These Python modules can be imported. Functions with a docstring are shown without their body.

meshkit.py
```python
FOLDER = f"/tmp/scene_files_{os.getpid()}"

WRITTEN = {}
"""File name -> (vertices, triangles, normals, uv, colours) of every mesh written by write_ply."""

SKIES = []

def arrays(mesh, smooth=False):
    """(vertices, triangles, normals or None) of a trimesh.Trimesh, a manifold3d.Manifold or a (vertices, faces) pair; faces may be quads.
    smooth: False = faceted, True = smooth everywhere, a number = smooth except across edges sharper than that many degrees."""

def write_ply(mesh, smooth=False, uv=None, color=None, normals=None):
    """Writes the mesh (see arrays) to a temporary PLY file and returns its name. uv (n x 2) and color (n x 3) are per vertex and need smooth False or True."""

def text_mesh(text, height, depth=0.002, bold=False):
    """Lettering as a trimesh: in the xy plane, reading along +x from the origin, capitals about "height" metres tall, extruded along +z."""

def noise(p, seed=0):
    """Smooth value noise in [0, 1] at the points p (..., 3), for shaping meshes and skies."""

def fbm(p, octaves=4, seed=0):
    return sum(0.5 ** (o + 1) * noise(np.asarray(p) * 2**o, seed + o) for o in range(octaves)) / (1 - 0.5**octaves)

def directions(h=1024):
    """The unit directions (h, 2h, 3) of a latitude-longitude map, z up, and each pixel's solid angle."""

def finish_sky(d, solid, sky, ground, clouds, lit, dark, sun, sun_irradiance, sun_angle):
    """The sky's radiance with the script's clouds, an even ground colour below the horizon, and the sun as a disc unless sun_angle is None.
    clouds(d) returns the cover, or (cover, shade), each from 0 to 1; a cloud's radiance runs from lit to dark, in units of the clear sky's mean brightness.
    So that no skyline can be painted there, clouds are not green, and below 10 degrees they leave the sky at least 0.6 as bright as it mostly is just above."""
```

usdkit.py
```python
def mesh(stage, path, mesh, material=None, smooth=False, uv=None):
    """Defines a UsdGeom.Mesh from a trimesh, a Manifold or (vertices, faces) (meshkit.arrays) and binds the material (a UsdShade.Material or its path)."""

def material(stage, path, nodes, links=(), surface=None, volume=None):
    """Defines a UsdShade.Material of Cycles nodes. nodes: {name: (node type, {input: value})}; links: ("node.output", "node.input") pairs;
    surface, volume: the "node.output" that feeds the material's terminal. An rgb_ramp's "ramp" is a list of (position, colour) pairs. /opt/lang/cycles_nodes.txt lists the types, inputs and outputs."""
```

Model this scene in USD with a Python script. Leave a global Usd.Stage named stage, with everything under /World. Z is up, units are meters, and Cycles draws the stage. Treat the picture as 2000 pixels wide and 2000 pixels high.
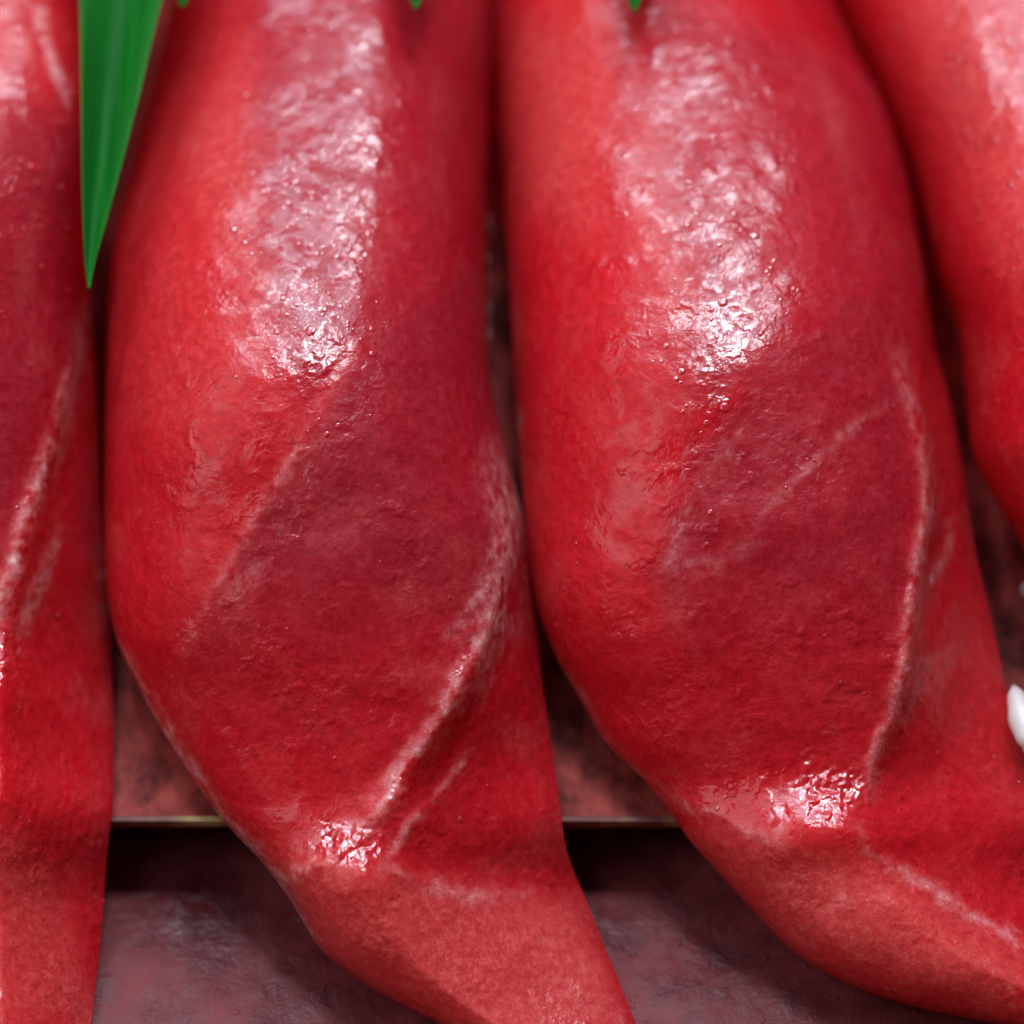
"""Close-up of a row of tuna nigiri on a lacquered serving board."""
import math
import numpy as np
from scipy.interpolate import PchipInterpolator
from scipy.ndimage import gaussian_filter1d, maximum_filter1d
from pxr import Gf, Sdf, Usd, UsdGeom, UsdLux, UsdShade, Vt
import trimesh
import meshkit
import usdkit

stage = Usd.Stage.CreateInMemory()
UsdGeom.SetStageUpAxis(stage, "Z")
UsdGeom.SetStageMetersPerUnit(stage, 1.0)
UsdGeom.Xform.Define(stage, "/World")
UsdGeom.Scope.Define(stage, "/World/Looks")
MM = 0.001

# ------------------------------------------------------------------ camera
PITCH, DIST, WIDTH = math.radians(50.0), 0.45, 0.072
TARGET = np.array([0.0, 0.0, 0.020])
TO_CAM = np.array([0.0, -math.cos(PITCH), math.sin(PITCH)])
CAM = TARGET + DIST * TO_CAM
RIGHT, UP = np.array([1.0, 0, 0]), np.array([0.0, math.sin(PITCH), math.cos(PITCH)])
cam = UsdGeom.Camera.Define(stage, "/World/camera")
m = np.eye(4)
m[0, :3], m[1, :3], m[2, :3], m[3, :3] = RIGHT, UP, TO_CAM, CAM
cam.AddTransformOp().Set(Gf.Matrix4d(*m.ravel()))
cam.CreateHorizontalApertureAttr(36.0)
cam.CreateVerticalApertureAttr(36.0)
cam.CreateFocalLengthAttr(36.0 * DIST / WIDTH)
cam.CreateClippingRangeAttr(Gf.Vec2f(0.02, 50.0))
cam.CreateFocusDistanceAttr(DIST + 0.001)
cam.CreateFStopAttr(15.0)
cam.CreateExposureAttr(-0.08)

# ------------------------------------------------------------------ light: the shop's lamps behind and above the counter, and the room's dim glow
room = usdkit.material(stage, "/World/Looks/room_glow", {"b": ("background_shader", {"color": (0.95, 0.96, 1.0), "strength": 0.06})}, surface="b.background")
dome = UsdLux.DomeLight.Define(stage, "/World/room_light")
UsdShade.MaterialBindingAPI.Apply(dome.GetPrim()).Bind(room)


def rect_light(name, at, aim, w, h, radiance, color):
    r = UsdLux.RectLight.Define(stage, "/World/" + name)
    z = np.array(at, float) - np.array(aim, float)
    z /= np.linalg.norm(z)
    x = np.cross([0, 1.0, 0.001], z)
    x /= np.linalg.norm(x)
    y = np.cross(z, x)
    mm = np.eye(4)
    mm[0, :3], mm[1, :3], mm[2, :3], mm[3, :3] = x, y, z, at
    r.AddTransformOp().Set(Gf.Matrix4d(*mm.ravel()))
    r.CreateWidthAttr(w)
    r.CreateHeightAttr(h)
    r.CreateIntensityAttr(radiance)
    r.CreateColorAttr(Gf.Vec3f(*color))


rect_light("ceiling_panel_light", (-0.08, 0.60, 1.02), (0, 0, 0), 1.00, 0.95, 4.5, (0.68, 0.81, 1.0))
rect_light("counter_spot_light", (0.16, 0.50, 0.68), (0, 0, 0), 0.06, 0.05, 150.0, (0.90, 0.94, 1.0))
rect_light("counter_spot_light_001", (-0.22, 0.42, 0.72), (0, 0, 0), 0.05, 0.05, 120.0, (0.90, 0.94, 1.0))
rect_light("counter_spot_light_002", (0.06, 0.26, 1.08), (0, 0, 0), 0.20, 0.16, 62.0, (0.90, 0.94, 1.0))
rect_light("side_ceiling_light", (-0.85, -0.22, 0.95), (0, 0, 0), 1.2, 1.0, 2.2, (0.97, 0.97, 1.0))


# ------------------------------------------------------------------ helpers
def ray(px, py):
    """Directions of sight for points of a 2000-unit-wide design sheet laid over the view (centre 1000, 1000)."""
    px, py = np.asarray(px, float), np.asarray(py, float)
    u, v = (px - 1000) / 2000 * WIDTH / DIST, (1000 - py) / 2000 * WIDTH / DIST
    return u[..., None] * RIGHT + v[..., None] * UP - TO_CAM


def at(px, py, z):
    """The point at height z (metres) that shows at px, py of the design sheet."""
    d = ray(px, py)
    t = (np.asarray(z, float) - CAM[2]) / d[..., 2]
    return CAM + d * t[..., None]


taken = {}


def path_for(parent, name):
    p = f"{parent}/{name}"
    n = taken.get(p, -1) + 1
    taken[p] = n
    return p if n == 0 else f"{p}_{n:03d}"


def tag(prim, label=None, category=None, group=None, kind=None):
    for k, v in (("label", label), ("category", category), ("group", group), ("kind", kind)):
        if v:
            prim.SetCustomDataByKey(k, v)
    return prim


def thing(name, label, category, group=None, base=None):
    x = UsdGeom.Xform.Define(stage, path_for("/World", name))
    if base is not None:
        x.AddTranslateOp().Set(Gf.Vec3d(*map(float, base)))
    tag(x.GetPrim(), label, category, group)
    return x.GetPrim()


def part(parent, name, v, f, mat, base=(0, 0, 0), smooth=True, col=None, kind=None):
    where = str(parent.GetPath()) if parent is not None else "/World"
    pm = usdkit.mesh(stage, path_for(where, name), (np.asarray(v) - np.asarray(base), f), mat, smooth=smooth)
    if col is not None:
        if isinstance(col, tuple):
            col, wet = col
            UsdGeom.PrimvarsAPI(pm).CreatePrimvar("wet", Sdf.ValueTypeNames.FloatArray, "vertex").Set(Vt.FloatArray.FromNumpy(np.asarray(wet, np.float32)))
        UsdGeom.PrimvarsAPI(pm).CreatePrimvar("flesh", Sdf.ValueTypeNames.Color3fArray, "vertex").Set(Vt.Vec3fArray.FromNumpy(np.asarray(col, np.float32)))
    tag(pm.GetPrim(), kind=kind)
    return pm.GetPrim()


def grid_faces(n, m, offset=0, flip=False):
    i, j = np.meshgrid(np.arange(n - 1), np.arange(m - 1), indexing="ij")
    a = (i * m + j).ravel() + offset
    q = np.stack([a, a + 1, a + m + 1, a + m], 1)
    if flip:
        q = q[:, ::-1]
    return np.vstack([q[:, [0, 1, 2]], q[:, [0, 2, 3]]])


def smoothstep(a, b, x):
    t = np.clip((x - a) / (b - a), 0, 1)
    return t * t * (3 - 2 * t)


def polyline(p, pts):
    """Distance of points p (n, 2) to a polyline, and the fraction of its length of the nearest point."""
    pts = np.asarray(pts, float)
    best, frac = np.full(len(p), 1e9), np.zeros(len(p))
    seg = np.linalg.norm(np.diff(pts, axis=0), axis=1)
    run = np.concatenate([[0], np.cumsum(seg)])
    for k in range(len(pts) - 1):
        d = pts[k + 1] - pts[k]
        t = np.clip(((p - pts[k]) @ d) / (d @ d), 0, 1)
        q = np.linalg.norm(p - (pts[k] + t[:, None] * d), axis=1)
        w = q < best
        best[w] = q[w]
        frac[w] = (run[k] + t[w] * seg[k]) / run[-1]
    return best, frac


# ------------------------------------------------------------------ materials
def flesh_material(name):
    return usdkit.material(stage, "/World/Looks/" + name, {
        "a": ("attribute", {"attribute": "flesh"}),
        "c": ("texture_coordinate", {}),
        "mott": ("noise_texture", {"scale": 1500.0, "detail": 6.0, "roughness": 0.85}),
        "mr": ("rgb_ramp", {"ramp": [(0.30, (0.66, 0.5, 0.55)), (0.5, (1.0, 1.0, 1.0)), (0.70, (1.14, 2.9, 2.2))]}),
        "col": ("mix_color", {"blend_type": "multiply", "fac": 1.0, "use_clamp": False}),
        "wetn": ("noise_texture", {"scale": 210.0, "detail": 5.0, "roughness": 0.62, "distortion": 0.4}),
        "wr": ("map_range", {"from_min": 0.42, "from_max": 0.56, "to_min": 0.26, "to_max": 0.50, "clamp": True}),
        "wet": ("attribute", {"attribute": "wet"}),
        "cw0": ("map_range", {"from_min": 0.44, "from_max": 0.54, "to_min": 0.26, "to_max": 0.03, "clamp": True}),
        "cwa": ("map_range", {"from_min": 0.40, "from_max": 0.60, "to_min": 1.0, "to_max": 0.55, "clamp": True}),
        "cwm": ("math", {"math_type": "multiply"}),
        "cw": ("math", {"math_type": "maximum"}),
        "cells": ("noise_texture", {"scale": 1050.0, "detail": 2.0, "roughness": 0.5}),
        "cinv": ("map_range", {"from_min": 0.42, "from_max": 0.72, "to_min": 0.0, "to_max": 1.0, "clamp": True}),
        "cmask": ("noise_texture", {"scale": 300.0, "detail": 2.0}),
        "cm": ("map_range", {"from_min": 0.48, "from_max": 0.64, "to_min": 0.5, "to_max": 1.5, "clamp": True}),
        "cmul": ("math", {"math_type": "multiply"}),
        "fine": ("noise_texture", {"scale": 2600.0, "detail": 3.0, "roughness": 0.6}),
        "h1": ("math", {"math_type": "multiply_add", "value2": 0.6}),
        "b": ("bump", {"strength": 0.58, "distance": 0.00013}),
        "bc": ("bump", {"strength": 0.5, "distance": 0.00010}),
        "p": ("principled_bsdf", {"subsurface_weight": 0.5, "subsurface_scale": 0.0014, "subsurface_radius": (1.0, 0.16, 0.12),
                                  "specular_ior_level": 0.16, "coat_roughness": 0.16, "coat_ior": 1.8}),
    }, [
        *[("c.object", n + ".vector") for n in ("mott", "wetn", "cells", "cmask", "fine")],
        ("mott.fac", "mr.fac"), ("a.color", "col.a"), ("mr.color", "col.b"), ("col.result", "p.base_color"),
        ("wetn.fac", "wr.value"), ("wr.result", "p.roughness"), ("wetn.fac", "cw0.value"), ("wetn.fac", "cwa.value"), ("cwa.result", "cwm.value1"), ("wet.fac", "cwm.value2"), ("cw0.result", "cw.value1"), ("cwm.value", "cw.value2"), ("cw.value", "p.coat_weight"),
        ("cells.fac", "cinv.value"), ("cmask.fac", "cm.value"), ("cinv.result", "cmul.value1"), ("cm.result", "cmul.value2"),
        ("cmul.value", "h1.value3"), ("fine.fac", "h1.value1"), ("h1.value", "b.height"), ("h1.value", "bc.height"),
        ("b.normal", "p.normal"), ("bc.normal", "p.coat_normal")], surface="p.BSDF")


M_FLESH = flesh_material("tuna_flesh")
M_RICE = usdkit.material(stage, "/World/Looks/cooked_rice", {
    "p": ("principled_bsdf", {"base_color": (0.80, 0.70, 0.58), "roughness": 0.45, "subsurface_weight": 0.6, "subsurface_scale": 0.0015, "subsurface_radius": (1.0, 0.8, 0.55), "coat_weight": 0.3, "coat_roughness": 0.2})}, surface="p.BSDF")
M_LEAF = usdkit.material(stage, "/World/Looks/green_leaf", {
    "a": ("attribute", {"attribute": "flesh"}),
    "c": ("texture_coordinate", {}),
    "map": ("mapping", {"scale": (2400.0, 60.0, 60.0)}),
    "n": ("noise_texture", {"scale": 1.0, "detail": 3.0}),
    "r": ("rgb_ramp", {"ramp": [(0.25, (0.72, 0.72, 0.72)), (0.75, (1.2, 1.2, 1.2))]}),
    "m": ("mix_color", {"blend_type": "multiply", "fac": 1.0, "use_clamp": False}),
    "p": ("principled_bsdf", {"roughness": 0.5, "specular_ior_level": 0.08}),
    "t": ("translucent_bsdf", {}),
    "x": ("mix_closure", {"fac": 0.25})},
    [("c.object", "map.vector"), ("map.vector", "n.vector"), ("n.fac", "r.fac"), ("a.color", "m.a"), ("r.color", "m.b"), ("m.result", "p.base_color"), ("m.result", "t.color"),
     ("p.BSDF", "x.closure1"), ("t.BSDF", "x.closure2")], surface="x.closure")
M_BOARD = usdkit.material(stage, "/World/Looks/red_brown_lacquer", {
    "c": ("texture_coordinate", {}),
    "map": ("mapping", {"scale": (260.0, 180.0, 260.0)}),
    "n": ("noise_texture", {"scale": 1.0, "detail": 6.0, "roughness": 0.65}),
    "r": ("rgb_ramp", {"ramp": [(0.36, (0.06, 0.006, 0.006)), (0.66, (0.34, 0.060, 0.048))]}),
    "p": ("principled_bsdf", {"roughness": 0.65, "specular_ior_level": 0.12})},
    [("c.object", "map.vector"), ("map.vector", "n.vector"), ("n.fac", "r.fac"), ("r.color", "p.base_color")], surface="p.BSDF")
M_TRIM = usdkit.material(stage, "/World/Looks/amber_edge", {
    "c": ("texture_coordinate", {}),
    "n": ("noise_texture", {"scale": 110.0, "detail": 3.0}),
    "r": ("rgb_ramp", {"ramp": [(0.50, (0.10, 0.016, 0.012)), (0.70, (0.34, 0.27, 0.09))]}),
    "p": ("principled_bsdf", {"roughness": 0.6})},
    [("c.object", "n.vector"), ("n.fac", "r.fac"), ("r.color", "p.base_color")], surface="p.BSDF")
M_TRAY = usdkit.material(stage, "/World/Looks/dark_maroon_tray", {
    "c": ("texture_coordinate", {}),
    "n": ("noise_texture", {"scale": 160.0, "detail": 5.0, "roughness": 0.6}),
    "r": ("rgb_ramp", {"ramp": [(0.3, (0.055, 0.009, 0.012)), (0.68, (0.18, 0.036, 0.040))]}),
    "fine": ("noise_texture", {"scale": 480.0, "detail": 6.0, "roughness": 0.65, "distortion": 0.5}),
    "wr": ("map_range", {"from_min": 0.35, "from_max": 0.65, "to_min": 0.18, "to_max": 0.5, "clamp": True}),
    "b": ("bump", {"strength": 0.6, "distance": 0.0005}),
    "p": ("principled_bsdf", {"specular_ior_level": 0.15})},
    [("c.object", "n.vector"), ("c.object", "fine.vector"), ("n.fac", "r.fac"), ("r.color", "p.base_color"), ("n.fac", "wr.value"), ("wr.result", "p.roughness"),
     ("fine.fac", "b.height"), ("b.normal", "p.normal")], surface="p.BSDF")
M_BEAD = usdkit.material(stage, "/World/Looks/moist_red_beads", {
    "p": ("principled_bsdf", {"base_color": (0.46, 0.010, 0.020), "roughness": 0.25, "specular_ior_level": 0.5, "coat_weight": 1.0, "coat_roughness": 0.07, "coat_ior": 1.6})}, surface="p.BSDF")

# ------------------------------------------------------------------ the setting: tray below and board with its lit edge
EDGE_Y = float(at(1000, 1600, 0.0)[1])
TRAY_Z = -6.5 * MM
n_, m_ = 260, 420
gx, gy = np.meshgrid(np.linspace(-0.16, 0.16, m_), np.linspace(-0.14, 0.12, n_))
P = np.stack([gx, gy, np.zeros_like(gx)], -1)
gz = TRAY_Z + 0.5 * MM * (meshkit.fbm(P * 220, 4, 3) - 0.5) + 0.35 * MM * (meshkit.fbm(P * 700, 3, 9) - 0.5)
V_TRAY = V = np.stack([gx, gy, gz], -1).reshape(-1, 3)
tray = part(None, "tray_surface", V, grid_faces(n_, m_), M_TRAY)
tray_mesh = tray
tag(tray, "wet dark maroon tray surface in front of the serving board", "tray", kind="structure")


def rounded_box(lo, hi, r):
    import manifold3d as m3
    lo, hi = np.array(lo, float), np.array(hi, float)
    pts = [m3.Manifold.sphere(r, 16).translate([float(a) for a in np.where([i & 1, i & 2, i & 4], hi - r, lo + r)]) for i in range(8)]
    h = m3.Manifold.batch_hull(pts).to_mesh()
    return np.array(h.vert_properties[:, :3]), np.array(h.tri_verts)


board = thing("serving_board", "red brown lacquered serving board with a thin amber edge under the tuna nigiri", "serving board", base=(0, EDGE_Y, 0))
v, f = rounded_box((-0.15, EDGE_Y, -1.3 * MM), (0.15, 0.115, 0), 0.4 * MM)
part(board, "slab", v, f, M_BOARD, (0, EDGE_Y, 0), smooth=40)
v, f = rounded_box((-0.148, EDGE_Y + 5 * MM, TRAY_Z + 0.4 * MM), (0.148, 0.113, -1.32 * MM), 0.3 * MM)
part(board, "base", v, f, M_BOARD, (0, EDGE_Y, 0), smooth=40)
v, f = rounded_box((-0.15, EDGE_Y - 0.25 * MM, -0.62 * MM), (0.15, EDGE_Y + 0.3 * MM, 0.06 * MM), 0.12 * MM)
part(board, "amber_edge", v, f, M_TRIM, (0, EDGE_Y, 0), smooth=40)

# ------------------------------------------------------------------ tuna nigiri
RED, DARK, PALE, FAT = np.array([0.51, 0.006, 0.012]), np.array([0.31, 0.008, 0.019]), np.array([0.60, 0.060, 0.056]), np.array([0.78, 0.25, 0.26])


def slice_mesh(spec, seed=0):
    """A slice of tuna lying over its rice: closed solid, domed above, hollow below, with the sharp cut edge (ridge) down its right side.
    spec rows: (left px, left py, right px, right py, z of the left and right rims in mm, dome depth in mm, dome fullness, ridge place 0..1)."""
    R = np.array(spec["rows"], float)
    s = np.concatenate([[0], np.cumsum(np.linalg.norm(np.diff((R[:, 0:2] + R[:, 2:4]) / 2, axis=0), axis=1))])
    s /= s[-1]
    nr, nc = spec.get("grid", (760, 300))
    mid = (R[:, 1] + R[:, 3]) / 2
    fine = np.interp(np.linspace(0, 1, 400), s, mid)
    cum = np.cumsum(np.where((fine > -60) & (fine < 2040), 1.0, 0.22))
    S = np.interp(np.linspace(0, 1, nr), (cum - cum[0]) / (cum[-1] - cum[0]), np.linspace(0, 1, 400))
    L_ = np.linspace(0, 1, 600)
    cols = [np.interp(S, L_, gaussian_filter1d(PchipInterpolator(s, R[:, k])(L_), 13 if k > 3 else 4, mode="nearest")) for k in range(9)]
    lx, ly, rx, ry, zl, zr, H, q, ar = [c[:, None] for c in cols]
    th = np.linspace(0, math.pi, nc)
    a = ((1 - np.cos(th)) / 2)[None, :] * np.ones((nr, 1))
    px, py = lx + (rx - lx) * a, ly + (ry - ly) * a
    zb = zl + (zr - zl) * a
    dome = (1 - np.abs(2 * a - 1) ** 3.0).clip(0, 1) ** q
    domer = (1 - np.abs(2 * ar - 1) ** 3.0).clip(0, 1) ** q
    facet = domer * ((1 - a) / np.maximum(1 - ar, 1e-3)).clip(0, 60)
    k = 0.04
    hh = np.clip(0.5 + 0.5 * (facet - dome) / k, 0, 1)
    soft = facet * (1 - hh) + dome * hh - k * hh * (1 - hh)
    on = smoothstep(1.0, 0.94, ar)
    prof = dome * (1 - on) + np.clip(soft, 0, 1) * on
    prof = np.where(a >= 1 - 1e-9, 0, prof)
    h = H * prof * MM
    P2 = np.stack([px, py], -1).reshape(-1, 2)
    zmin = 20 - (-9.35 - (1000 - py) * 0.036) / 0.643
    lack = np.maximum(0, np.minimum(0.3, zmin + 0.3) - zb)
    zb = zb + gaussian_filter1d(maximum_filter1d(lack, 31, axis=0), 11, axis=0)
    base = at(px, py, zb * MM)
    d = ray(px, py)
    d = -d / np.linalg.norm(d, axis=-1, keepdims=True)
    top = base + d * h[..., None]
    # relief
    W = top.reshape(-1, 3)
    rim = np.minimum(1, 4 * a * (1 - a) * 6)
    rel = 0.9 * (meshkit.fbm(W * 160, 3, seed + 1) - 0.5) + 0.10 * (meshkit.fbm(W * 600, 4, seed + 5) - 0.5)
    # fibres run diagonally down the slice
    fd = np.array(spec.get("fibre", (0.5, 0.85)))
    fd = fd / np.linalg.norm(fd)
    along, across = P2 @ fd, P2 @ np.array([-fd[1], fd[0]])
    fib = meshkit.fbm(np.stack([across / 22, along / 260, np.full(len(P2), seed * 7.3)], -1), 4, seed + 11)
    rel = rel + 0.07 * (fib - 0.5)
    warp = np.stack([meshkit.fbm(W * 500, 3, seed + 21), meshkit.fbm(W * 500, 3, seed + 22)], -1) * 46 - 23
    Pw = P2 + warp
    col = np.ones((len(P2), 1)) * RED
    patch = meshkit.fbm(W * 260, 4, seed + 31)
    dark = np.zeros(len(P2))
    for poly, soft_px, amt in spec.get("dark", []):
        dark = np.maximum(dark, amt * inside(Pw, poly, soft_px) * (1 - 0.9 * smoothstep(1040, 1420, Pw[:, 1] + 60 * (patch - 0.5))))
    dark = np.clip(dark + 0.5 * (patch - 0.5), 0, 1)
    col = col * (1 - dark[:, None]) + DARK * dark[:, None]
    pale = np.clip((fib - 0.52) * 3.2, 0, 1) * 0.08 + np.clip((patch - 0.55) * 4, 0, 1) * 0.25
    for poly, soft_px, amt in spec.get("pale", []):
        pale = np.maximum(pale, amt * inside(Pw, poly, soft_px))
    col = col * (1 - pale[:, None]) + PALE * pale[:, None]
    grain = 0.55 * meshkit.fbm(W * 1300, 3, seed + 41) + 0.45 * meshkit.fbm(W * 420, 2, seed + 43)
    for pts, wid, amt, lift in spec.get("lines", []):
        dist, fr = polyline(P2 + 0.35 * warp, pts)
        g = np.exp(-(dist / wid) ** 2) * np.sin(np.clip(fr, 0.02, 0.98) * math.pi) ** 0.35
        g2 = g * (0.05 + 1.6 * np.clip((grain - 0.38) * 3.4, 0, 1))
        w = np.clip(g2 * amt, 0, 1)[:, None]
        col = col * (1 - w) + FAT * w
        rel = rel + lift * g
    wet = np.zeros(len(P2))
    for poly, soft_px, amt in spec.get("film", []):
        wet = np.maximum(wet, amt * inside(P2 + 2.2 * warp, poly, soft_px))
    pits = 0.6 * meshkit.noise(W * 1500, seed + 71) + 0.4 * meshkit.noise(W * 2900, seed + 72)
    clump = meshkit.fbm(W * 380, 3, seed + 73)
    wet = wet * (0.12 + 0.88 * smoothstep(0.30, 0.46, pits)) * (0.35 + 0.65 * smoothstep(0.36, 0.52, clump))
    rel = rel - 0.10 * np.minimum(1, 3 * wet) * (1 - smoothstep(0.25, 0.5, pits))
    for (x, y), sx, sy, amp in spec.get("glints", []):
        g = np.exp(-(((P2 - (x, y) + 0.4 * warp) / (sx, sy)) ** 2).sum(1) ** 2)
        wet = np.maximum(wet, 1.3 * g)
        rel = rel + amp * g * (meshkit.noise(W * 2300, seed + 61) + 0.6 * meshkit.noise(W * 4200, seed + 62) - 0.8)
    for (x, y), wid, dep in spec.get("dents", []):
        rel = rel - dep * np.exp(-(((P2 - (x, y)) / wid) ** 2).sum(1))
    top = top + d * (rel.reshape(nr, nc) * rim * MM)[..., None]
    edge = np.sin(th)[None, :] ** 0.6
    ends = (smoothstep(0, 0.02, S) * smoothstep(1, 0.985, S))[:, None]
    away = -d
    t_tray = (TRAY_Z + 0.3 * MM - top[..., 2]) / away[..., 2]
    t_top = (0.1 * MM - top[..., 2]) / away[..., 2]
    t_face = (EDGE_Y - 0.8 * MM - top[..., 1]) / away[..., 1]
    room_ = np.minimum(t_tray, np.maximum(t_face, t_top))
    room_ = np.where(t_face < 0, t_top, np.where(t_top < 0, np.minimum(t_tray, t_face), room_))
    low = top - d * np.clip(np.minimum((0.15 + spec.get("thick", 5.0) * edge * ends) * MM, room_ * 0.95), 0.04 * MM, None)[..., None]
    n = nr * nc
    Vv = np.vstack([top.reshape(-1, 3), low.reshape(-1, 3)])
    F = [grid_faces(nr, nc, 0, True), grid_faces(nr, nc, n, False)]
    loop = np.concatenate([np.arange(nc), np.arange(1, nr) * nc + nc - 1, (nr - 1) * nc + np.arange(nc - 2, -1, -1), np.arange(nr - 2, 0, -1) * nc])
    nx = np.roll(loop, -1)
    F += [np.stack([loop, nx, nx + n], 1), np.stack([loop, nx + n, loop + n], 1)]
    col = np.vstack([col, col * 0 + RED])
    wet = np.concatenate([np.clip(wet, 0, 1), 0 * wet])
    F = np.vstack(F)
    t = trimesh.Trimesh(Vv, F, process=False)
    if t.volume < 0:
        F = F[:, ::-1]
    return Vv, F, (col, wet), (top, d, P2, nr, nc, low)


def inside(p, poly, soft):
    """Soft membership of points in a polygon."""
    import shapely
    ins = shapely.contains_xy(shapely.Polygon(poly), p[:, 0], p[:, 1])
    dist, _ = polyline(p, list(poly) + [poly[0]])
    return smoothstep(-soft, soft, np.where(ins, dist, -dist))


def rice_grain(rng, length=5.6, r=1.25):
    g = trimesh.creation.icosphere(2, 1.0)
    v = g.vertices * np.array([length / 2, r, r * 0.9]) * MM
    t = v[:, 0] / (length / 2 * MM)
    v[:, 1:] *= (1 - 0.22 * t - 0.18 * t ** 4 + 0.06 * np.sin(9 * t + rng.uniform(0, 6)))[:, None]
    v[:, 2] += 0.00018 * np.sin(v[:, 0] / (length / 2 * MM) * 1.4) * rng.uniform(-1, 1)
    return v, g.faces


def rice_ball(center, half, height, seed, surface):
    """Grains of cooked rice pressed into an oblong ball."""
    rng = np.random.default_rng(seed)
    vs, fs, n = [], [], 0
    from scipy.spatial import cKDTree
    top, d, P2, nr, nc, low = surface
    tree, lowf = cKDTree(P2), low.reshape(-1, 3)

    def behind(c, gap):
        """Moves points that would poke through the slice back under it."""
        c = np.array(c)
        q = c - CAM
        w = -(q @ TO_CAM)
        pp = np.stack([1000 + q @ RIGHT / w * DIST / WIDTH * 2000, 1000 - q @ UP / w * DIST / WIDTH * 2000], 1)
        dist, i = tree.query(pp)
        need = np.linalg.norm(lowf[i] - CAM, axis=1) + gap
        have = np.linalg.norm(q, axis=1)
        far = np.where(dist < 12, np.maximum(have, need), have)
        return CAM + q / have[:, None] * far[:, None]
    core = trimesh.creation.icosphere(3, 1.0)
    e = 0.48
    sp = lambda u: np.sign(u) * np.abs(u) ** e

    def surf(dv):
        w = sp(dv)
        return w * np.array([half[0], half[1], height / 2]) * MM + np.array([center[0], center[1], center[2] + height / 2 * MM])
    v = (surf(core.vertices) - np.array([center[0], center[1], center[2] + height / 2 * MM])) * 0.9 + np.array([center[0], center[1], center[2] + height / 2 * MM])
    v = behind(v, 2.6 * MM)
    v[:, 2] = np.maximum(v[:, 2], 0.4 * MM)
    vs.append(v), fs.append(core.faces)
    n = len(v)
    count = 330
    gi = np.arange(count) + 0.5
    ph, tt = np.arccos(1 - 2 * gi / count), math.pi * (1 + 5 ** 0.5) * gi
    dirs = np.stack([np.cos(tt) * np.sin(ph), np.sin(tt) * np.sin(ph), np.cos(ph)], 1)
    for dv in dirs:
        c = surf(dv)
        if c[2] < center[2] + 1.0 * MM:
            c[2] = center[2] + 1.2 * MM
        c = behind(c[None], 1.5 * MM)[0]
        if c[2] < 0.9 * MM or c[1] < EDGE_Y + 1.5 * MM:
            continue
        gv, gf = rice_grain(rng, rng.uniform(4.8, 6.2), rng.uniform(1.1, 1.35))
        nrm = dv / np.array([half[0], half[1], height / 2])
        nrm /= np.linalg.norm(nrm)
        x = rng.normal(size=3)
        x -= nrm * (x @ nrm)
        x /= np.linalg.norm(x)
        x = x + nrm * rng.uniform(-0.25, 0.25)
        x /= np.linalg.norm(x)
        y = np.cross(nrm, x)
        y /= np.linalg.norm(y)
        z = np.cross(x, y)
        vs.append(gv @ np.stack([x, y, z]) + c)
        fs.append(gf + n)
        n += len(gv)
    return np.vstack(vs), np.vstack(fs)


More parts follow.
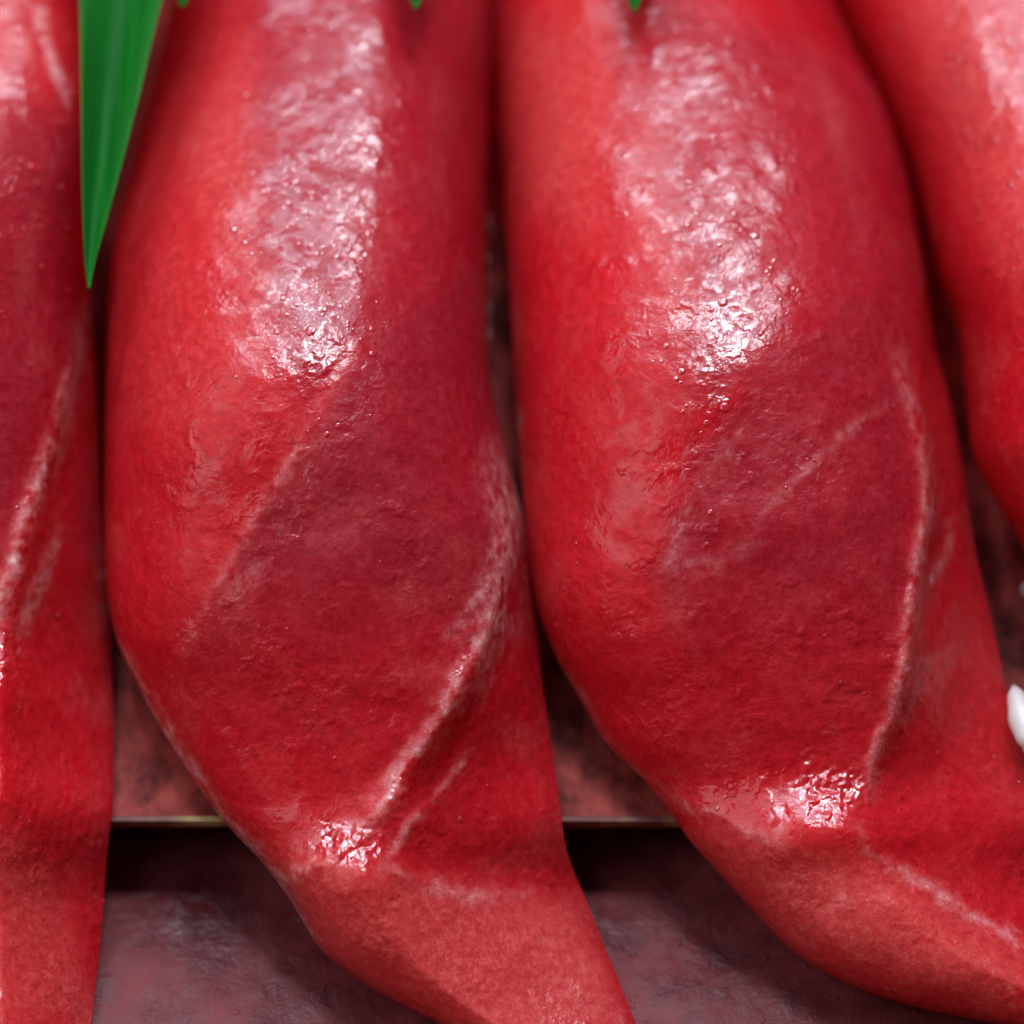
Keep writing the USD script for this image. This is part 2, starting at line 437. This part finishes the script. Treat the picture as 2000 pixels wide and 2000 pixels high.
def beads(surface, seed, count, where=None):
    """Tiny beads of moisture standing on the slice."""
    top, d, P2, nr, nc, low = surface
    rng = np.random.default_rng(seed)
    ball = trimesh.creation.icosphere(2, 1.0)
    vs, fs, n = [], [], 0
    flat = top.reshape(-1, 3)
    tu = np.gradient(top, axis=0)
    tv = np.gradient(top, axis=1)
    nn = np.cross(tu, tv)
    nn /= np.linalg.norm(nn, axis=-1, keepdims=True) + 1e-12
    nn = nn.reshape(-1, 3)
    nn *= np.sign((nn * d.reshape(-1, 3)).sum(1, keepdims=True))
    dens = meshkit.fbm(flat * 300, 3, seed + 3)
    ok = np.nonzero((dens > 0.5) & (P2[:, 1] > -30) & (P2[:, 1] < 2020) & (P2[:, 0] > -30) & (P2[:, 0] < 2030))[0]
    area = np.linalg.norm(np.cross(tu, tv), axis=-1).reshape(-1)[ok]
    if where is not None:
        area = area * (0.03 + inside(P2[ok], where, 90))
    pick = [(i, 0.13 * MM * math.exp(rng.normal(0, 0.4))) for i in rng.choice(ok, size=count, p=area / area.sum())]
    for i, r in pick:
        z = nn[i]
        x = np.cross(z, [0.3, 0.8, 0.1])
        x /= np.linalg.norm(x)
        y = np.cross(z, x)
        v = (ball.vertices * np.array([1, 1, 0.24]) * r) @ np.stack([x, y, z]) + flat[i] + z * r * 0.12
        vs.append(v), fs.append(ball.faces + n)
        n += len(v)
    return np.vstack(vs), np.vstack(fs)


def shift(rows, dx, dy):
    return [(r[0] + dx, r[1] + dy, r[2] + dx, r[3] + dy) + tuple(r[4:]) for r in rows]


#         lx    ly    rx    ry   zl   zr    H    q   ridge
ROWS_B = [
    (470, -760, 840, -760, 12, 12, 4, .50, 1),
    (430, -700, 990, -700, 12, 12, 14, .50, 1),
    (395, -450, 990, -450, 12, 12, 20, .52, 1),
    (332, 0, 966, 0, 12, 12, 20.4, .53, 1),
    (276, 250, 956, 250, 12, 12, 20.2, .53, 1),
    (218, 500, 950, 500, 11.8, 11.8, 19.6, .53, 1),
    (208, 700, 954, 700, 11, 11, 18.8, .53, 1),
    (204, 900, 990, 890, 9.4, 9.4, 16.4, .53, 1.0),
    (203, 1040, 1026, 1030, 7.8, 8, 14.5, .53, .965),
    (208, 1150, 1040, 1120, 6.6, 6.8, 13.0, .52, .935),
    (226, 1245, 1047, 1210, 5.4, 5.6, 11.6, .51, .90),
    (262, 1325, 1058, 1325, 4.0, 4.2, 10.2, .50, .83),
    (331, 1450, 1075, 1440, 2.2, 2.2, 8.6, .49, .69),
    (414, 1575, 1092, 1560, .9, 1, 6.3, .48, .53),
    (440, 1608, 1097, 1604, .5, .5, 6.0, .47, .46),
    (470, 1640, 1102, 1640, -.3, -.3, 6.4, .46, .40),
    (518, 1690, 1116, 1690, -1.2, -3.0, 8.5, .44, .30),
    (575, 1770, 1146, 1760, -2.6, -4.2, 9.0, .44, .28),
    (621, 1849, 1178, 1840, -4.2, -5, 8.0, .44, .28),
    (725, 1932, 1210, 1920, -5.4, -5.6, 5.9, .44, .28),
    (828, 1985, 1243, 2000, -6.2, -6, 4.2, .44, .3),
    (960, 2050, 1285, 2080, -6.4, -6.3, 3.4, .44, .3),
    (1150, 2150, 1340, 2160, -6.4, -6.4, 1.6, .44, .3),
]
ROWS_C = [
    (1130, -760, 1450, -760, 12, 12, 4, .50, 1),
    (990, -700, 1500, -700, 12, 12, 14, .50, 1),
    (975, -450, 1580, -450, 12, 12, 20, .52, 1),
    (960, 0, 1640, 0, 12, 12, 20.4, .53, 1),
    (976, 250, 1752, 250, 12, 12, 20.2, .53, 1),
    (992, 500, 1800, 500, 11.8, 11.8, 19.6, .53, 1),
    (1003, 700, 1826, 670, 11, 11, 18.8, .53, .965),
    (1012, 850, 1860, 800, 9.8, 9.8, 17.0, .53, .93),
    (1024, 1000, 1886, 950, 8.4, 8.4, 15.2, .53, .92),
    (1040, 1150, 1906, 1080, 6.8, 7, 13.3, .52, .88),
    (1078, 1269, 1934, 1200, 5, 5.4, 11.6, .51, .82),
    (1130, 1360, 1958, 1310, 3.5, 3.8, 10.3, .50, .77),
    (1181, 1450, 1980, 1400, 2.2, 2.4, 9.0, .49, .70),
    (1259, 1525, 2004, 1490, 1.2, 1.4, 7.2, .48, .58),
    (1321, 1605, 2034, 1580, .5, .8, 6.2, .46, .46),
    (1345, 1640, 2050, 1612, -.3, .5, 6.6, .46, .42),
    (1385, 1685, 2070, 1650, -1.8, -1.0, 8.2, .44, .40),
    (1445, 1750, 2110, 1720, -3.4, -4, 9.4, .44, .42),
    (1569, 1875, 2170, 1790, -5, -5, 8.4, .44, .45),
    (1725, 1950, 2240, 1850, -6, -5.6, 6.8, .44, .45),
    (1880, 1988, 2310, 1900, -6.3, -6, 4.8, .44, .4),
    (2060, 2020, 2390, 1960, -6.4, -6.3, 3.2, .44, .4),
    (2300, 2090, 2480, 2040, -6.4, -6.4, 1.6, .44, .4),
]
ROWS_A = [
    (-280, -900, 60, -900, 12, 12, 4, .50, 1),
    (-340, -840, 100, -840, 12, 12, 14, .50, 1),
    (-430, -500, 330, -500, 12, 12, 21, .55, 1),
    (-540, 0, 300, 0, 12, 12, 20.2, .54, 1),
    (-600, 250, 250, 250, 12, 12, 20, .54, 1),
    (-620, 450, 186, 450, 11.5, 11.5, 20.5, .58, 1),
    (-625, 620, 176, 580, 10.5, 10.5, 19.4, .58, .99),
    (-620, 780, 186, 740, 9, 9, 17.6, .57, .93),
    (-610, 940, 192, 900, 7, 7, 15.4, .55, .875),
    (-470, 1060, 200, 1040, 5, 5, 13.4, .53, .80),
    (-320, 1180, 210, 1180, 3, 3, 12.2, .51, .66),
    (-210, 1290, 218, 1310, 1.6, 1.6, 10.2, .49, .50),
    (-170, 1380, 222, 1430, 1.2, 1.1, 9.4, .47, .42),
    (-150, 1480, 221, 1560, 1, .8, 7.2, .44, .42),
    (-160, 1530, 216, 1610, .8, .4, 6.6, .44, .42),
    (-200, 1590, 209, 1670, .6, -1.8, 6.6, .44, .42),
    (-190, 1730, 197, 1830, -3.4, -4.6, 6.4, .44, .5),
    (-170, 1900, 178, 2000, -5.6, -5.6, 5.2, .44, .5),
    (-120, 2080, 165, 2150, -6.2, -6.2, 4.2, .44, .5),
    (-20, 2250, 130, 2290, -6.4, -6.4, 1.8, .44, .5),
]
ROWS_D = [
    (1290, -760, 1700, -860, 12, 12, 4, .50, 1),
    (1330, -640, 1900, -800, 12, 12, 14, .50, 1),
    (1460, -330, 2200, -620, 12, 12, 21, .55, 1),
    (1631, 0, 2440, -260, 12, 12, 20.2, .54, 1),
    (1714, 155, 2520, -60, 12, 12, 20.2, .54, 1),
    (1786, 330, 2590, 140, 12, 12, 20, .54, 1),
    (1832, 520, 2650, 380, 11.5, 11.5, 20.5, .58, 1),
    (1872, 650, 2690, 560, 10.5, 10.5, 19.2, .58, .97),
    (1886, 780, 2720, 740, 9.4, 9.4, 17.6, .57, .93),
    (1896, 870, 2750, 880, 8.6, 8.6, 16, .56, .88),
    (1932, 957, 2780, 1020, 7.4, 7, 14, .54, .82),
    (1985, 1050, 2810, 1140, 6, 5, 12, .52, .74),
    (2060, 1170, 2840, 1260, 4, 3, 10, .5, .62),
    (2160, 1310, 2880, 1380, 1.5, 1, 8, .47, .48),
    (2280, 1460, 2940, 1500, -1.5, -2, 6.6, .44, .42),
    (2420, 1620, 3010, 1640, -4, -4.6, 5.4, .44, .42),
    (2600, 1760, 3080, 1780, -5.8, -6, 4.2, .44, .42),
    (2860, 1880, 3160, 1900, -6.4, -6.4, 1.8, .44, .42),
]
SLICES = [
    dict(rows=ROWS_B, seed=1, label="middle tuna nigiri, full height of the photo, right beside the large green leaf",
         dark=[([(720, 640), (960, 480), (1000, 930), (1010, 1080), (930, 1280), (850, 1400), (720, 1540), (560, 1520), (340, 1340), (440, 1120), (560, 920), (640, 800)], 30, .95),
               ([(480, -40), (960, -40), (980, 700), (700, 700), (600, 800), (480, 480)], 50, .75)],
         pale=[([(290, 260), (430, -30), (520, -30), (360, 400), (480, 650), (430, 900), (240, 820)], 70, .22), ([(350, 250), (480, 60), (500, 300), (520, 560), (440, 520), (380, 430)], 60, .55), ([(500, 1650), (700, 1700), (880, 1740), (1130, 1760), (1200, 2000), (900, 2050), (640, 1840)], 60, .65)],
         fold=0, lines=[([(735, 640), (690, 690), (624, 800), (600, 850), (540, 950), (480, 1050), (400, 1190), (360, 1280)], 13, .2, .05),
                ([(975, 890), (985, 960), (1003, 1030), (985, 1110), (962, 1220), (920, 1310), (880, 1380)], 32, .75, .42),
                ([(1010, 960), (1028, 1040), (1015, 1120), (995, 1230), (955, 1330), (905, 1420), (835, 1525), (770, 1630)], 28, 0, -.35),
                ([(960, 1220), (915, 1310), (868, 1395), (800, 1490), (735, 1590), (650, 1670), (560, 1720), (520, 1740)], 20, .6, .4),
                ([(980, 1120), (920, 1180), (870, 1240)], 10, .35, .04),
                ([(915, 1470), (860, 1550), (800, 1610), (760, 1680)], 10, .4, .12),
                ([(215, 1240), (268, 1330), (341, 1458), (430, 1588), (535, 1700), (635, 1852)], 15, .5, .05),
                ([(620, 1690), (760, 1700), (900, 1750), (1060, 1745)], 18, .22, .08)],
         glints=[((690, 1648), 84, 48, .34), ((778, 1550), 30, 60, .26), ((985, 1010), 22, 80, .10)],
         film=[([(500, 0), (700, -20), (725, 100), (722, 270), (745, 420), (700, 480), (690, 560), (640, 660), (655, 700), (622, 770), (620, 835), (560, 760), (512, 600), (540, 450), (515, 350), (530, 230), (575, 150)], 14, .72),
               ([(455, 40), (520, 0), (540, 260), (520, 480), (500, 560), (440, 500), (380, 400), (345, 320), (365, 250)], 30, .24),
               ],
         dents=[((605, 150), (12, 60), .2), ((705, 1705), (120, 62), -1.15), ((790, 1595), (45, 55), -.7)], beadzone=[(350, 200), (720, 0), (740, 600), (640, 800), (560, 760), (480, 560)]),
    dict(rows=ROWS_C, seed=2, label="widest tuna nigiri, right of the middle, a bright white glint near its front fold",
         dark=[([(1470, 700), (1760, 500), (1790, 1000), (1765, 1300), (1680, 1480), (1400, 1460), (1270, 1110), (1350, 900), (1420, 780)], 40, .85),
               ([(1250, -40), (1770, 150), (1810, 700), (1350, 800), (1330, 560), (1200, 250)], 60, .65)],
         pale=[([(1180, 270), (1300, 150), (1350, 500), (1330, 620), (1250, 480)], 60, .5), ([(1340, 1620), (1500, 1640), (1680, 1680), (1830, 1780), (2000, 1880), (2000, 2010), (1560, 1850)], 50, .65),
               ([(1000, 60), (1150, 0), (1240, 220), (1150, 460), (1010, 380)], 90, .5)],
         lines=[([(1760, 700), (1764, 750), (1790, 810), (1805, 890), (1816, 950), (1812, 1020), (1795, 1090), (1784, 1180), (1772, 1290), (1745, 1400), (1705, 1490), (1690, 1560)], 16, .34, .5), ([(1795, 700), (1830, 810), (1850, 950), (1842, 1040), (1822, 1160), (1810, 1290), (1785, 1400), (1745, 1500)], 26, 0, -.45),
                ([(1760, 770), (1650, 850), (1560, 930), (1480, 1020)], 11, .2, .03), ([(1450, 830), (1370, 950), (1310, 1100), (1400, 1110), (1470, 1060)], 16, .22, .03),
                ([(1850, 1020), (1850, 1080), (1800, 1160)], 9, .35, .05),
                ([(1290, 1540), (1362, 1580), (1455, 1616), (1540, 1660)], 14, .3, .10),
                ([(1650, 1610), (1700, 1660), (1770, 1710), (1830, 1748), (1900, 1790), (1994, 1844), (2070, 1890)], 16, .42, .22),
                ([(1070, 1265), (1110, 1330), (1181, 1458), (1262, 1535)], 11, .5, .06)],
         glints=[((1625, 1550), 76, 56, .36), ((1523, 1600), 22, 30, .10), ((1571, 1475), 20, 18, .2), ((1650, 1350), 44, 30, .18), ((1620, 1425), 26, 16, .2), ((1225, 1522), 16, 14, .2)],
         film=[([(1270, 90), (1390, 60), (1445, 200), (1440, 330), (1425, 420), (1482, 640), (1470, 720), (1420, 760), (1392, 820), (1345, 720), (1355, 560), (1290, 450), (1180, 290), (1280, 230)], 14, .72),
               ([(1180, 270), (1290, 100), (1480, 60), (1540, 260), (1500, 380), (1440, 420), (1340, 640), (1240, 440)], 30, .20),
               ([(1420, 720), (1540, 680), (1560, 900), (1500, 1000), (1400, 950)], 50, .10), ([(1690, 250), (1770, 330), (1760, 430), (1720, 400)], 30, .5)],
         dents=[((1625, 1615), (130, 60), -1.15), ((1535, 1655), (60, 50), -.5)],
         beadzone=[(1150, 250), (1420, 0), (1500, 500), (1600, 900), (1400, 1000), (1320, 700)]),
    dict(rows=ROWS_A, seed=3, label="leftmost tuna nigiri, cut off by the frame, a pale fat line along its edge",
         dark=[([(-200, 100), (170, 250), (165, 620), (60, 950), (0, 1100), (-300, 1200)], 60, .9)],
         pale=[([(-100, 1500), (100, 1700), (190, 2000), (-60, 2000)], 50, .45), ([(-50, 0), (60, 0), (40, 200), (-50, 300)], 40, .12)],
         lines=[([(172, 590), (160, 660), (140, 740), (105, 880), (62, 983), (20, 1118), (-20, 1220), (-80, 1330)], 17, .8, .4),
                ([(66, -40), (90, 80), (125, 180), (140, 230)], 10, .8, .06), ([(120, 1040), (60, 1180), (20, 1300)], 14, .4, .05)],
         glints=[((32, 1195), 18, 28, .25), ((10, 1290), 30, 56, .3)], grid=(620, 200), dents=[((0, 1345), (120, 75), -1.0)], beadzone=[(-50, 100), (150, 200), (120, 500), (-50, 600)]),
    dict(rows=ROWS_D, seed=4, label="rightmost tuna nigiri, slanting outward and cut off by the frame, pale pink sheen on top",
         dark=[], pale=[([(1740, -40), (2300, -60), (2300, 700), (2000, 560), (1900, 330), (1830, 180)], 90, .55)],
         lines=[], grid=(480, 180), film=[([(1770, -20), (1950, -30), (2100, 0), (2050, 460), (1950, 300), (1850, 160)], 30, .8)], beadzone=[(1740, 0), (2000, 0), (2000, 500), (1850, 250)]),
]
RICE = [((595, 900), 1), ((1400, 830), 2), ((-215, 800), 3), ((2290, 600), 4)]
for spec, rb in zip(SLICES, RICE):
    Vv, F, col, surface = slice_mesh(spec, seed=spec["seed"] * 100)
    c = at(rb[0][0], rb[0][1], 0.0)
    base = (float(c[0]), float(c[1]), 0.0)
    t = thing("tuna_nigiri", spec["label"], "nigiri", "row of tuna nigiri on the board", base)
    part(t, "tuna_slice", Vv, F, M_FLESH, base, col=col)
    yfront = EDGE_Y + (2.0 if spec["seed"] == 4 else 9.0) * MM
    half_y = 27.0
    cy = yfront + half_y * MM
    rv, rf = rice_ball((c[0], cy, 0.0), (11.6 if spec["seed"] == 4 else 12.6, half_y, 0), 9.0, spec["seed"], surface)
    part(t, "rice_ball", rv, rf, M_RICE, base, kind="stuff")
    if spec["seed"] == 4:
        rng = np.random.default_rng(8)
        for gx_, gy_, gz_, ang in ((1996, 1400, 4.2, 1.75), (2020, 1446, 3.4, 1.9)):
            gv, gf = rice_grain(rng, 5.6, 1.0)
            rot = np.array([[math.cos(ang), math.sin(ang), 0], [-math.sin(ang), math.cos(ang), 0], [0, 0, 1]])
            part(t, "rice_grain", gv @ rot + at(gx_, gy_, gz_ * MM), gf, M_RICE, base)
    bv, bf = beads(surface, spec["seed"] + 50, 260, spec["beadzone"])
    part(t, "moisture_beads", bv, bf, M_BEAD, base, kind="stuff")


# ------------------------------------------------------------------ green leaves between the slices
def leaf(name, label, rows, group=None):
    """rows: (left px, right px, py, z mm) from the cut end to the tip; a thin blade folded along its middle."""
    R = np.array(rows, float)
    s = np.linspace(0, 1, len(R))
    S = np.linspace(0, 1, 90)
    lx, rx, py, z = [PchipInterpolator(s, R[:, k])(S)[:, None] for k in range(4)]
    a = np.linspace(0, 1, 25)[None, :]
    ax = lx + (rx - lx) * a
    zz = z - 1.6 * np.cos(math.pi / 2 * (2 * a - 1)) * np.minimum(1, (rx - lx) / 120) + 0 * S[:, None]
    P = at(ax, py + 0 * a, zz * MM)
    n = P.shape[0] * P.shape[1]
    low = P - np.array([0, 0, 0.25 * MM])
    V = np.vstack([P.reshape(-1, 3), low.reshape(-1, 3)])
    nr, nc = P.shape[:2]
    loop = np.concatenate([np.arange(nc), np.arange(1, nr) * nc + nc - 1, (nr - 1) * nc + np.arange(nc - 2, -1, -1), np.arange(nr - 2, 0, -1) * nc])
    nx = np.roll(loop, -1)
    F = np.vstack([grid_faces(nr, nc, 0, True), grid_faces(nr, nc, n), np.stack([loop, nx, nx + n], 1), np.stack([loop, nx + n, loop + n], 1)])
    e = (np.abs(2 * a - 1) ** 3.5 + 0 * S[:, None]).reshape(-1, 1)
    e = np.clip(e + 0.5 * smoothstep(0.75, 1, (S[:, None] + 0 * a).reshape(-1, 1)), 0, 1)
    c = np.array([0.004, 0.125, 0.010]) * (1 - e) + np.array([0.030, 0.20, 0.030]) * e
    if trimesh.Trimesh(V, F, process=False).volume < 0:
        F = F[:, ::-1]
    pr = part(None, name, V, F, M_LEAF, col=np.vstack([c, c]))
    tag(pr, label, "leaf", group)


leaf("green_leaf", "large pointed green leaf hanging between the left and middle nigiri", [(110, 430, -420, 30), (135, 370, -180, 30.5), (155, 316, 0, 30), (158, 268, 200, 28.5), (160, 222, 380, 26.5), (166, 184, 520, 24.5), (173, 176, 562, 24)])
leaf("green_leaf", "tiny green leaf tip at the top, over the right part of the middle nigiri", [(760, 870, -160, 31), (792, 832, -30, 31), (811, 814, 16, 30.6)])
leaf("green_leaf", "tiny green leaf tip at the top, over the left part of the largest nigiri", [(1190, 1300, -160, 31), (1218, 1262, -30, 31), (1238, 1242, 20, 30.6)])
leaf("green_leaf", "faint green leaf tip at the top, close beside the large green leaf", [(320, 400, -160, 29), (340, 376, -30, 29), (354, 358, 12, 28.6)])

# ------------------------------------------------------------------ wet spots on the tray
rng = np.random.default_rng(77)
ball = trimesh.creation.icosphere(2, 1.0)
vs, fs, n = [], [], 0
spots = [(rng.uniform(230, 760), rng.uniform(1720, 1990), rng.uniform(.2, .5)) for _ in range(24)] + [(rng.uniform(1140, 1900), rng.uniform(1770, 1995), rng.uniform(.2, .5)) for _ in range(34)]
for x0, y0, r in spots:
    c = at(x0, y0, TRAY_Z)
    k = int(np.argmin(((V_TRAY[:, :2] - c[:2]) ** 2).sum(1)))
    ang = rng.uniform(0, 3.14)
    rot = np.array([[math.cos(ang), math.sin(ang), 0], [-math.sin(ang), math.cos(ang), 0], [0, 0, 1]])
    v = ball.vertices * np.array([r * rng.uniform(.9, 1.5), r * rng.uniform(.5, .9), r * 0.15]) * MM * 0.8
    vs.append(v @ rot + np.array([c[0], c[1], V_TRAY[k, 2] + 0.02 * MM])), fs.append(ball.faces + n)
    n += len(v)
part(tray_mesh, "water_spots", np.vstack(vs), np.vstack(fs), M_TRAY, kind="stuff")
